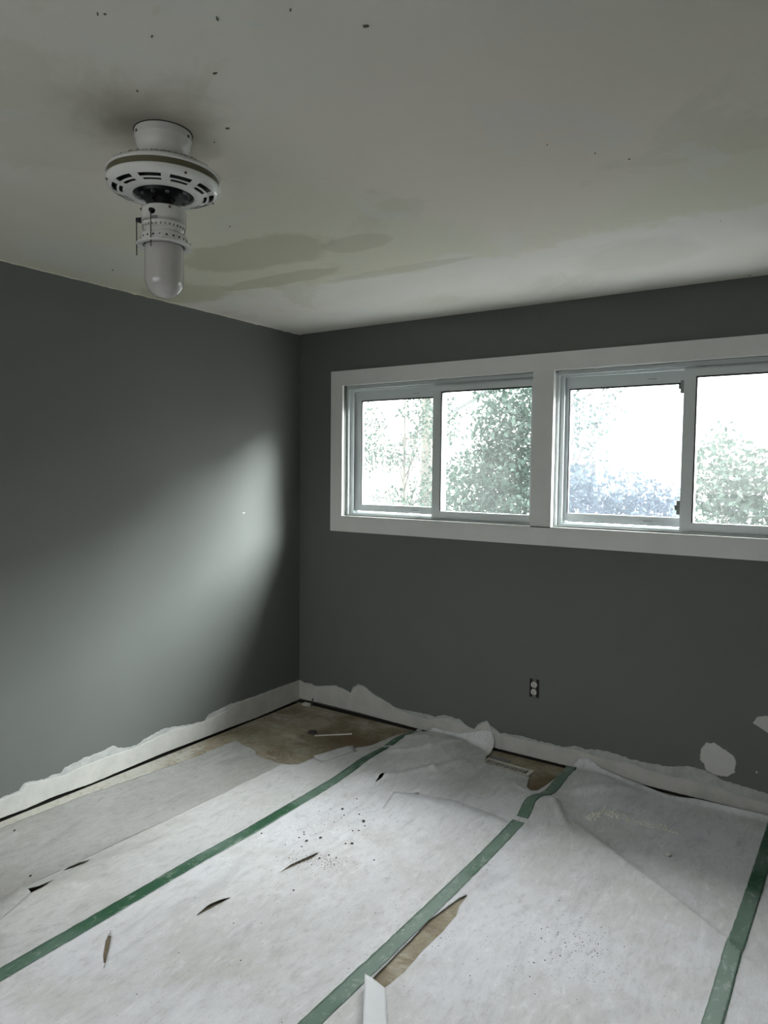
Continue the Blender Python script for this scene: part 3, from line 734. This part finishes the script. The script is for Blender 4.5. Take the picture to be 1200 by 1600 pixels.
# pipe stub / staple by the corner
e = empty('bent_bracket', (.115, -.012, 0), 'small bent metal bracket at the wall base beside the room corner', 'bracket')
obj('base_tab', boxes((-.055, -.005, -.030, 0, 0.0, .014)), M_rubble, e, bevel=.001)
bm = bmesh.new(); tube(bm, [(.012, -.010, 0), (.014, -.010, .03), (.022, -.010, .055)], .004, 6); obj('prong', bm, M_crumb, e)

# ------------------------------------------------------------------ floor register
reg = empty('floor_register', (1.595, -.178, 0.0), 'cream slotted metal floor register in the torn hole under the window', 'floor register')
reg.rotation_euler.z = -0.06
W_, D_ = .272, .072
bm = boxes((-W_/2, W_/2, -D_/2, -D_/2+.011, 0, .008), (-W_/2, W_/2, D_/2-.011, D_/2, 0, .008), (-W_/2, -W_/2+.012, -D_/2+.011, D_/2-.011, 0, .008), (W_/2-.022, W_/2, -D_/2+.011, D_/2-.011, 0, .008))
obj('frame', bm, M_reg, reg, bevel=.0015)
obj('duct_shade_plate', boxes((-W_/2+.012, W_/2-.022, -D_/2+.011, D_/2-.011, .0002, .0012)), M_gap_shade, reg)  # flat near-black plate in place of the shaded duct
nsl = 15
sl = None
for i in range(nsl):
    x = -W_/2+.012+(W_-.034)*(i+1)/(nsl+1)
    if sl is None:
        sl = obj('slat', boxes((-.0028, .0028, -D_/2+.010, D_/2-.010, .001, .0072)), M_reg, reg); o = sl
    else:
        o = sl.copy(); C.objects.link(o)
    o.location = (x, 0, 0); o.parent = reg
bm = bmesh.new(); box(bm, -W_/2-.006, -W_/2+.11, D_/2+.004, D_/2+.052, 0.0, .004); obj('loose_plate', bm, M_steel, reg, bevel=.001)

# ------------------------------------------------------------------ bare wall outlet
ol = empty('wall_outlet', (1.662, 0.0, .395), 'uncovered duplex wall outlet in a dark box hole below the window', 'outlet')
bm = ring(-.027, .027, -.050, .050, -.0022, .0, .003, .003, .003, .003); obj('box_rim', bm, M_black, ol)
obj('cavity_shade_plate', boxes((-.0245, .0245, -.0012, .0, -.0475, .0475)), M_gap_shade, ol)  # flat near-black sheet in place of the shaded box recess
obj('mounting_strap', boxes((-.009, .009, -.004, -.0012, -.049, .049)), M_steel, ol, bevel=.0008)
for zz in (.0195, -.0195):
    bm = bmesh.new(); n = 24; a0 = []; a1 = []
    for i in range(n):
        a = 2*PI*i/n; x = .0172*math.cos(a); z = max(-.0140, min(.0140, .0172*math.sin(a)))
        a0.append(bm.verts.new((x, -.004, zz+z))); a1.append(bm.verts.new((x*.93, -.011, zz+z*.93)))
    for i in range(n): bm.faces.new((a0[i], a0[(i+1) % n], a1[(i+1) % n], a1[i]))
    bm.faces.new(a1); bmesh.ops.recalc_face_normals(bm, faces=bm.faces)
    sk = obj('socket', bm, M_ivory, ol)
    obj('slot', boxes((-.0075, -.0045, -.0118, -.0108, zz-.002, zz+.008)), M_black, sk)
    obj('slot', boxes((.0045, .0070, -.0118, -.0108, zz-.001, zz+.007)), M_black, sk)
    bm = bmesh.new(); lathe(bm, [(.003, 0), (.003, .001)], 12, cap1=True, cap0=True)
    gh = obj('ground_hole', bm, M_black, sk); gh.rotation_euler.x = PI/2; gh.location = (0, -.0108, zz-.0075)
for zz in (.044, 0.0, -.044):
    bm = bmesh.new(); lathe(bm, [(.0035, 0), (.0034, .0015), (.002, .0022)], 14, cap1=True)
    s_ = obj('screw', bm, M_screw, ol); s_.rotation_euler.x = PI/2; s_.location = (0, -.0040, zz)

# ------------------------------------------------------------------ ceiling fan motor with light (no blades)
FX, FY = 1.526, -2.330
fan = empty('ceiling_fan_light', (FX, FY, H), 'white bladeless ceiling fan motor with a milk glass globe', 'ceiling fan'); fan.scale = (.958, .958, .958)
vdir = math.atan2(-3.60-FY, 3.094-FX)          # bearing of the doorway side of the housing
def flathe(name, prof, mat, n=72, **kw):
    dz = kw.get('dz', 0)
    bm = bmesh.new(); lathe(bm, [(r, -(z+dz if z < .25 else z-.010)) for r, z in prof], n, cap0=kw.get('cap0', False), cap1=kw.get('cap1', False))
    bmesh.ops.recalc_face_normals(bm, faces=bm.faces)
    o = obj(name, bm, mat, kw.get('parent', fan), True)
    md = o.modifiers.new('edge', 'EDGE_SPLIT'); md.split_angle = math.radians(38)
    return o
cano = flathe('canopy', [(.0745,0),(.0765,.002),(.0765,.008),(.0762,.0205),(.0745,.0225),(.0735,.027),(.0728,.034),(.0695,.045),(.0630,.0555),(.0520,.0635),(.0400,.069),(.0300,.071)], M_enamel)
flathe('canopy_gap', [(.0785,0),(.0785,.0016),(.070,.0016)], M_gap_shade)
for a in (vdir-1.12, vdir+1.02):
    bm = bmesh.new(); lathe(bm, [(.0042, 0), (.0040, .002), (.002, .003)], 12, cap1=True)
    s_ = obj('canopy_screw', bm, M_screw, cano); d = Vector((math.cos(a), math.sin(a), 0))
    s_.location = d*.0757+Vector((0, 0, -.016)); s_.rotation_euler = d.to_track_quat('Z', 'Y').to_euler()
HZ = .012
flathe('neck', [(.030,.060),(.030,.092)], M_enamel)
top = flathe('upper_housing', [(.030,.066),(.060,.074),(.100,.080),(.128,.088),(.143,.095),(.1500,.101),(.1515,.105),(.1500,.108),(.1485,.109)], M_enamel, dz=HZ)
neck = None
flathe('trim_band', [(.1475,.108),(.1478,.110),(.1478,.125),(.1475,.127)], M_band, dz=HZ)
# lower housing bowl with real vent slots
NSEG = 180; rp = [(.1485,.1245),(.1515,.126),(.1520,.129),(.1512,.133),(.1480,.138),(.1430,.1425),(.1390,.1448),(.1350,.1466),(.1218,.1509),(.1158,.1522),(.1068,.1541),(.1000,.1553),(.0920,.1567),(.0860,.1574),(.0815,.1574),(.0805,.1560),(.0800,.1500)]
bm = bmesh.new(); R_ = lathe(bm, [(r, -z-HZ) for r, z in rp], NSEG)
dele = []
bm.faces.ensure_lookup_table()
period = NSEG//10
for ri in (7, 9):
    for sgi in range(NSEG):
        ph = sgi % period
        if (2 if ri == 7 else 3) <= ph < 15: dele.append(bm.faces[ri*NSEG+sgi])
bmesh.ops.delete(bm, geom=dele, context='FACES_ONLY')
bmesh.ops.recalc_face_normals(bm, faces=bm.faces)
low = obj('lower_housing', bm, M_enamel, fan, True)
md = low.modifiers.new('thick', 'SOLIDIFY'); md.thickness = .0016; md.offset = -1
md = low.modifiers.new('edge', 'EDGE_SPLIT'); md.split_angle = math.radians(40)
flathe('motor', [(.020,.110),(.138,.115),(.138,.130),(.126,.138),(.104,.146),(.076,.150),(.070,.152),(.066,.160),(.055,.164),(.030,.165)], M_black, dz=HZ)
bm = bmesh.new(); bmesh.ops.create_cone(bm, cap_ends=True, segments=10, radius1=.0055, radius2=.0055, depth=.006)
ms = obj('motor_screw', bm, M_steel, fan)
for i in range(10):
    o = ms if i == 0 else ms.copy()
    if i: C.objects.link(o)
    a = 2*PI*i/10+.1; o.location = (.0605*math.cos(a), .0605*math.sin(a), -.1765)
for a in (-2.05, -0.3, 1.3, 2.9):
    bm = bmesh.new(); bmesh.ops.create_icosphere(bm, subdivisions=2, radius=.0038)
    s_ = obj('housing_screw', bm, M_screw, low); s_.location = (.1475*math.cos(a), .1475*math.sin(a), -.151)
flathe('downrod', [(.026,.160),(.026,.225)], M_black)
sw = flathe('switch_housing', [(.020,.206),(.0570,.207),(.0592,.209),(.0600,.212),(.0600,.2499),(.0600,.2525),(.0592,.258),(.0570,.266),(.0535,.2725),(.0490,.2765),(.0465,.2785),(.0465,.2825),(.0475,.284)], M_enamel)
bm = bmesh.new()
for i in range(30):
    a = 2*PI*i/30; d = Vector((math.cos(a), math.sin(a), 0)); M4 = d.to_track_quat('X', 'Z').to_matrix().to_4x4(); M4.translation = d*.0562+Vector((0, 0, -.2585))
    bmesh.ops.create_cube(bm, size=1, matrix=M4 @ Matrix.Diagonal((.003, .0022, .0062, 1)))
obj('vent_notches', bm, M_grit, sw)['kind'] = 'stuff'
fit = flathe('fitter_ring', [(.0475,.283),(.0530,.284),(.0585,.286),(.0612,.290),(.0622,.296),(.0630,.308),(.0640,.312),(.0755,.3140),(.0765,.3155),(.0755,.3172),(.0610,.3180),(.0560,.316)], M_enamel)
bm = bmesh.new()
for i in range(22):
    a = 2*PI*i/22; d = Vector((math.cos(a), math.sin(a), 0)); M4 = d.to_track_quat('Z', 'Y').to_matrix().to_4x4(); M4.translation = d*.0622+Vector((0, 0, -.290))
    bmesh.ops.create_cone(bm, cap_ends=True, segments=10, radius1=.0026, radius2=.0026, depth=.0022, matrix=M4)
obj('vent_holes', bm, M_black, fit)['kind'] = 'stuff'
for a in (vdir-.12, vdir+1.5, vdir-1.7):
    bm = bmesh.new(); d = Vector((math.cos(a), math.sin(a), 0)); tube(bm, [d*.058+Vector((0,0,-.297)), d*.068+Vector((0,0,-.297))], .0032, 10)
    tube(bm, [d*.068+Vector((0,0,-.297)), d*.072+Vector((0,0,-.297))], .0052, 10); obj('thumb_screw', bm, M_enamel, fit)
flathe('globe', [(.0515,.3165)]+[(.0520,.322),(.0524,.345),(.0526,.370),(.0526,.402)]+[(.0526*math.cos(t), .404+.0535*math.sin(t)) for t in [PI/2*i/18 for i in range(1, 18)]]+[(.0015,.4575)], M_milk, n=96, cap1=True)
# pull chains with their little bell mouths
def chain(a, top_z, length, out):
    d = Vector((math.cos(a), math.sin(a), 0))
    ch = bmesh.new()
    n = int(length/.0036)
    p0 = d*out+Vector((0, 0, -top_z))
    for i in range(n):
        bmesh.ops.create_icosphere(ch, subdivisions=1, radius=.0021, matrix=Matrix.Translation(p0+Vector((0, 0, -i*.0036))))
    c_ = obj('pull_chain', ch, M_brass, fan)
    b_ = bmesh.new(); tube(b_, [d*.058+Vector((0,0,-top_z)), d*(out+.002)+Vector((0,0,-top_z))], [.0085, .0055], 14)
    obj('chain_nozzle', b_, M_black, c_)
chain(vdir-.52, .2285, .098, .068)
chain(vdir-1.55, .241, .098, .072)
bm = bmesh.new(); d = Vector((math.cos(vdir-.45), math.sin(vdir-.45), 0)); e_ = Vector((-d.y, d.x, 0))
tube(bm, [d*.0625+Vector((0,0,-.2445))-e_*.004, d*.0625+Vector((0,0,-.2445))+e_*.010], .0030, 8); obj('reverse_switch', bm, M_latch, sw)
for a in (vdir+.25, vdir-1.35, vdir+1.9):
    bm = bmesh.new(); bmesh.ops.create_icosphere(bm, subdivisions=2, radius=.0040); s_ = obj('housing_screw', bm, M_screw, sw)
    s_.location = (.0600*math.cos(a), .0600*math.sin(a), -.2145)
pts = []
bmd = bmesh.new()
for _ in range(1300):
    a = random.random()*2*PI; r = .045+.095*math.sqrt(random.random()); z = -np.interp(r, [.03,.06,.1,.128,.143,.15], [.078,.086,.092,.100,.107,.113])
    q = random.uniform(.0012, .0042)
    if r > .12 and random.random() < .4: continue
    x, y = r*math.cos(a), r*math.sin(a); vs = [bmd.verts.new((x+q*math.cos(t_)*random.uniform(.6,1.3), y+q*math.sin(t_)*random.uniform(.6,1.3), z-.001)) for t_ in (0, 1.57, 3.14, 4.71)]
    tv = bmd.verts.new((x, y, z+q*1.3))
    for i in range(4): bmd.faces.new((vs[i], vs[(i+1) % 4], tv))
o = obj('dust', bmd, M_dust, fan); o['kind'] = 'stuff'; o['label'] = 'grey fluff of dust on the upper housing'

# flakes and specks on the ceiling
for i, (x, y) in enumerate([(1.822,-2.725),(1.834,-2.717),(1.852,-2.621),(2.007,-2.588),(2.145,-2.53),(2.237,-2.411),(1.857,-2.456),(1.648,-2.503),(1.691,-2.259),(1.603,-2.223),(1.144,-1.726),(.849,-1.334),(.546,-1.363),(.279,-1.601),(2.441,-1.607),(2.51,-1.519),(2.349,-1.726),(2.642,-.848),(2.636,-.037)]):
    bm = bmesh.new(); n = 9; L = .72*[.007,.004,.006,.009,.006,.012,.009,.005,.009,.005,.006,.003,.003,.009,.005,.005,.004,.004,.006][i]; a0 = random.random()*3
    r0 = []; r1 = []
    for q in range(n):
        t_ = 2*PI*q/n; u = L*math.cos(t_)*random.uniform(.7, 1.2); v = L*.45*math.sin(t_)*random.uniform(.7, 1.2)
        X = x+u*math.cos(a0)-v*math.sin(a0); Y = y+u*math.sin(a0)+v*math.cos(a0)
        r0.append(bm.verts.new((X, Y, H))); r1.append(bm.verts.new((x+(X-x)*.8, y+(Y-y)*.8, H-.0025)))
    for q in range(n): bm.faces.new((r0[q], r0[(q+1) % n], r1[(q+1) % n], r1[q]))
    bm.faces.new(r1); bmesh.ops.recalc_face_normals(bm, faces=bm.faces)
    obj('ceiling_fleck', bm, M_screw, ceiling)

# ------------------------------------------------------------------ outside
GZ = -0.45
gr = structure('ground', boxes((-40, 40, WT+0.01, 60, GZ-.2, GZ)), M_pave)
ev = structure('roof_eave', boxes((-1.5, 6.0, WT, WT+0.50, 2.62, 2.76)), M_out)
og = structure('wall_outside', boxes((-1.5, -WT, 0.02, WT+.02, GZ, 2.62), (XR+WT, 6.0, .02, WT+.02, GZ, 2.62), (-WT, XR+WT, WT, WT+.02, GZ, OZ0-.02), (-WT, XR+WT, WT, WT+.02, OZ1+.02, 2.62)), M_out)

bm = bmesh.new()
for a, b in (((WT+.45, 2.66), (-2.2, 4.3)), ((YF-WT-.3, 2.66), (-2.2, 4.3))):
    box(bm, -2.0, 6.5, 0, 1, 0, .12)
    for v in bm.verts[-8:] if False else list(bm.verts)[-8:]:
        t_ = v.co.y; v.co.y = a[0]+(b[0]-a[0])*t_; v.co.z += a[1]+(b[1]-a[1])*t_
structure('roof', bm, M_roof)
rng = np.random.default_rng(5)
def foliage(name, blobs, n, size, mat, parent, hole=0.0, droop=.3):
    """leaf blades scattered in ellipsoid clumps: each leaf two tris with a folded midrib"""
    V = []; F = []
    tot = sum(b[3]*b[4]*b[5] for b in blobs)
    for (cx, cy, cz, rx, ry, rz) in blobs:
        m_ = max(10, int(n*rx*ry*rz/tot))
        d = rng.normal(size=(m_, 3)); d /= np.linalg.norm(d, axis=1)[:, None]
        r = rng.random(m_)**0.45
        p = d*r[:, None]*np.array([rx, ry, rz])+np.array([cx, cy, cz])
        ax = rng.normal(size=(m_, 3)); ax[:, 2] -= droop; ax /= np.linalg.norm(ax, axis=1)[:, None]
        nn = rng.normal(size=(m_, 3)); nn[:, 2] += 1.0
        sd_ = np.cross(ax, nn); sd_ /= np.linalg.norm(sd_, axis=1)[:, None]
        nn = np.cross(sd_, ax)
        s = size*(0.6+0.8*rng.random(m_))[:, None]
        base = len(V)*0
        q = np.stack([p, p+ax*s*.5+sd_*s*.27+nn*s*.06, p+ax*s, p+ax*s*.5-sd_*s*.27+nn*s*.06], 1)
        V.append(q.reshape(-1, 3))
    V = np.concatenate(V); k_ = len(V)//4
    me = bpy.data.meshes.new(name); me.vertices.add(len(V)); me.vertices.foreach_set('co', V.ravel())
    i = np.arange(k_)*4
    T_ = np.stack([i, i+1, i+2, i, i+2, i+3], 1).reshape(-1)
    me.loops.add(len(T_)); me.loops.foreach_set('vertex_index', T_)
    me.polygons.add(k_*2); me.polygons.foreach_set('loop_start', np.arange(k_*2)*3)
    me.update(calc_edges=True); me.validate()
    me.materials.append(mat)
    o = bpy.data.objects.new(name, me); C.objects.link(o); o.parent = parent
    o['kind'] = 'stuff'
    return o
def shrub(x, y, h, blobs, n, size, mat, label, name='shrub', cat='shrub', trunk_r=.03, lean=(0, 0), nbr=7):
    e = empty(name, (x, y, GZ), label, cat)
    bm = bmesh.new(); pts = [(lean[0]*t*t+.02*nz(t*3, x), lean[1]*t*t, h*t) for t in (0, .25, .5, .75, 1)]
    tube(bm, pts, [trunk_r*(1-.6*t) for t in (0, .25, .5, .75, 1)], 8); obj('trunk', bm, M_bark, e, True)
    bm = bmesh.new()
    for i in range(nbr):
        b = blobs[i % len(blobs)]; t = random.uniform(.25, .8); p0 = Vector((lean[0]*t*t, lean[1]*t*t, h*t))
        p1 = Vector((b[0], b[1], b[2]))+Vector((random.gauss(0, b[3]*.4), random.gauss(0, b[4]*.4), random.gauss(0, b[5]*.4)))
        tube(bm, [p0, p0.lerp(p1, .5)+Vector((0, 0, .05)), p1], [trunk_r*.4, trunk_r*.28, trunk_r*.12], 6)
    br = obj('branches', bm, M_bark, e, True)
    foliage('foliage', blobs, n, size, mat, e)
    return e
def rel(x, y, bl): return [(bx-x, by-y, bz-GZ, rx, ry, rz) for bx, by, bz, rx, ry, rz in bl]
# dense bush behind the left window's right pane
shrub(0.25, 2.6, 2.2, rel(.25, 2.6, [(.05,2.6,1.25,.50,.40,.55),(.42,2.6,2.05,.46,.38,.62),(.0,2.6,.60,.50,.42,.55),(.45,2.55,1.35,.42,.40,.62),(.16,2.6,1.72,.28,.3,.36)]), 15000, .052, M_leaf,
      'dense green bush filling the right pane of the left window')
# loose, thin tree behind the left pane
shrub(-2.1, 4.6, 3.2, rel(-2.1, 4.2, [(-1.55,4.2,1.30,.42,.4,.36),(-1.3,4.2,1.55,.35,.35,.22),(-2.2,4.2,1.75,.50,.4,.22),(-1.7,4.2,2.35,.50,.4,.24),(-1.6,4.2,2.05,.55,.4,.18),(-2.1,4.2,1.2,.55,.4,.16),(-1.7,4.2,3.0,.9,.5,.4),(-2.9,4.2,2.0,.5,.4,.6)]), 5200, .058, M_leaf2,
      'thin leafy sapling seen through the far left pane', 'sapling', 'tree', .028, nbr=14)
# low bush behind the screened pane, sparse taller sprigs over it
shrub(1.25, 3.2, 1.7, rel(1.25, 3.2, [(1.15,3.2,1.15,.62,.42,.46),(.72,3.2,1.25,.36,.36,.42),(1.50,3.2,1.05,.36,.36,.46),(1.1,3.2,.5,.7,.45,.6)]), 11000, .055, M_leaf3,
      'low bluish bush behind the screened left pane of the right window')
shrub(-0.15, 5.2, 4.0, rel(-.15, 5.2, [(.25,5.2,2.30,.45,.4,.35),(.55,5.2,2.85,.7,.4,.30),(.15,5.2,1.75,.35,.4,.5),(.9,5.2,3.3,.9,.5,.4)]), 1500, .060, M_leaf2,
      'pale sparse tree rising behind the low bluish bush', 'sapling', 'tree', .030, nbr=10)
# bush behind the far right pane
shrub(2.55, 2.6, 1.6, rel(2.55, 2.6, [(2.25,2.6,1.25,.45,.40,.42),(2.20,2.6,1.55,.32,.34,.36),(2.75,2.6,1.40,.45,.40,.50),(3.2,2.6,1.25,.5,.45,.5),(2.6,2.6,.6,.7,.45,.55),(2.12,2.6,1.84,.13,.15,.14)]), 10000, .055, M_leaf2,
      'leafy bush behind the far right pane, its top below the white sky')
# pole, neighbour's house, fence
pole = empty('utility_pole', (-3.26, 7.2, GZ), 'straight grey pole standing behind the thin sapling', 'pole')
bm = bmesh.new(); tube(bm, [(0, 0, 0), (0, 0, 7)], [.13, .10], 12); obj('pole_shaft', bm, M_bark, pole, True)
obj('cross_arm', boxes((-.8, .8, -.05, .05, 6.3, 6.42)), M_bark, pole)
hs = empty('neighbour_house', (-5.1, 14.5, GZ), 'pale gabled house far behind the dense bush', 'house')
obj('wall', boxes((-3.2, 3.2, 0, 6, 0, 3.0)), M_siding, hs)
bm = bmesh.new()
for yy in (-.3,):
    a = [bm.verts.new(p) for p in ((-3.6, -.3, 2.9), (3.6, -.3, 2.9), (0, -.3, 4.6), (-3.6, 6.3, 2.9), (3.6, 6.3, 2.9), (0, 6.3, 4.6))]
bm.faces.new((a[0], a[2], a[5], a[3])); bm.faces.new((a[1], a[4], a[5], a[2]))
rf = obj('roof', bm, M_roof, hs); md = rf.modifiers.new('thick', 'SOLIDIFY'); md.thickness = .16
bm = bmesh.new(); g1 = [bm.verts.new(p) for p in ((-3.2, -.01, 3.0), (3.2, -.01, 3.0), (0, -.01, 4.45))]; bm.faces.new(g1)
g = obj('gable', bm, M_siding, hs); md = g.modifiers.new('thick', 'SOLIDIFY'); md.thickness = .1
wn = obj('window', boxes((1.4, 2.6, -.06, .0, 1.2, 2.3)), M_trim, hs); obj('pane', boxes((1.48, 2.52, -.075, -.06, 1.28, 2.22)), M_gasket, wn)
fn = empty('rail_fence', (1.4, 4.1, GZ), 'low grey rail fence behind the bluish bush', 'fence')
for i in range(4): obj('post', boxes((-1.2+i*1.3, -1.1+i*1.3, -.05, .05, 0, 1.72)), M_fence, fn)
for zz in (.55, 1.05, 1.62): obj('rail', boxes((-1.25, 4.1, -.075, -.05, zz, zz+.12)), M_fence, fn)
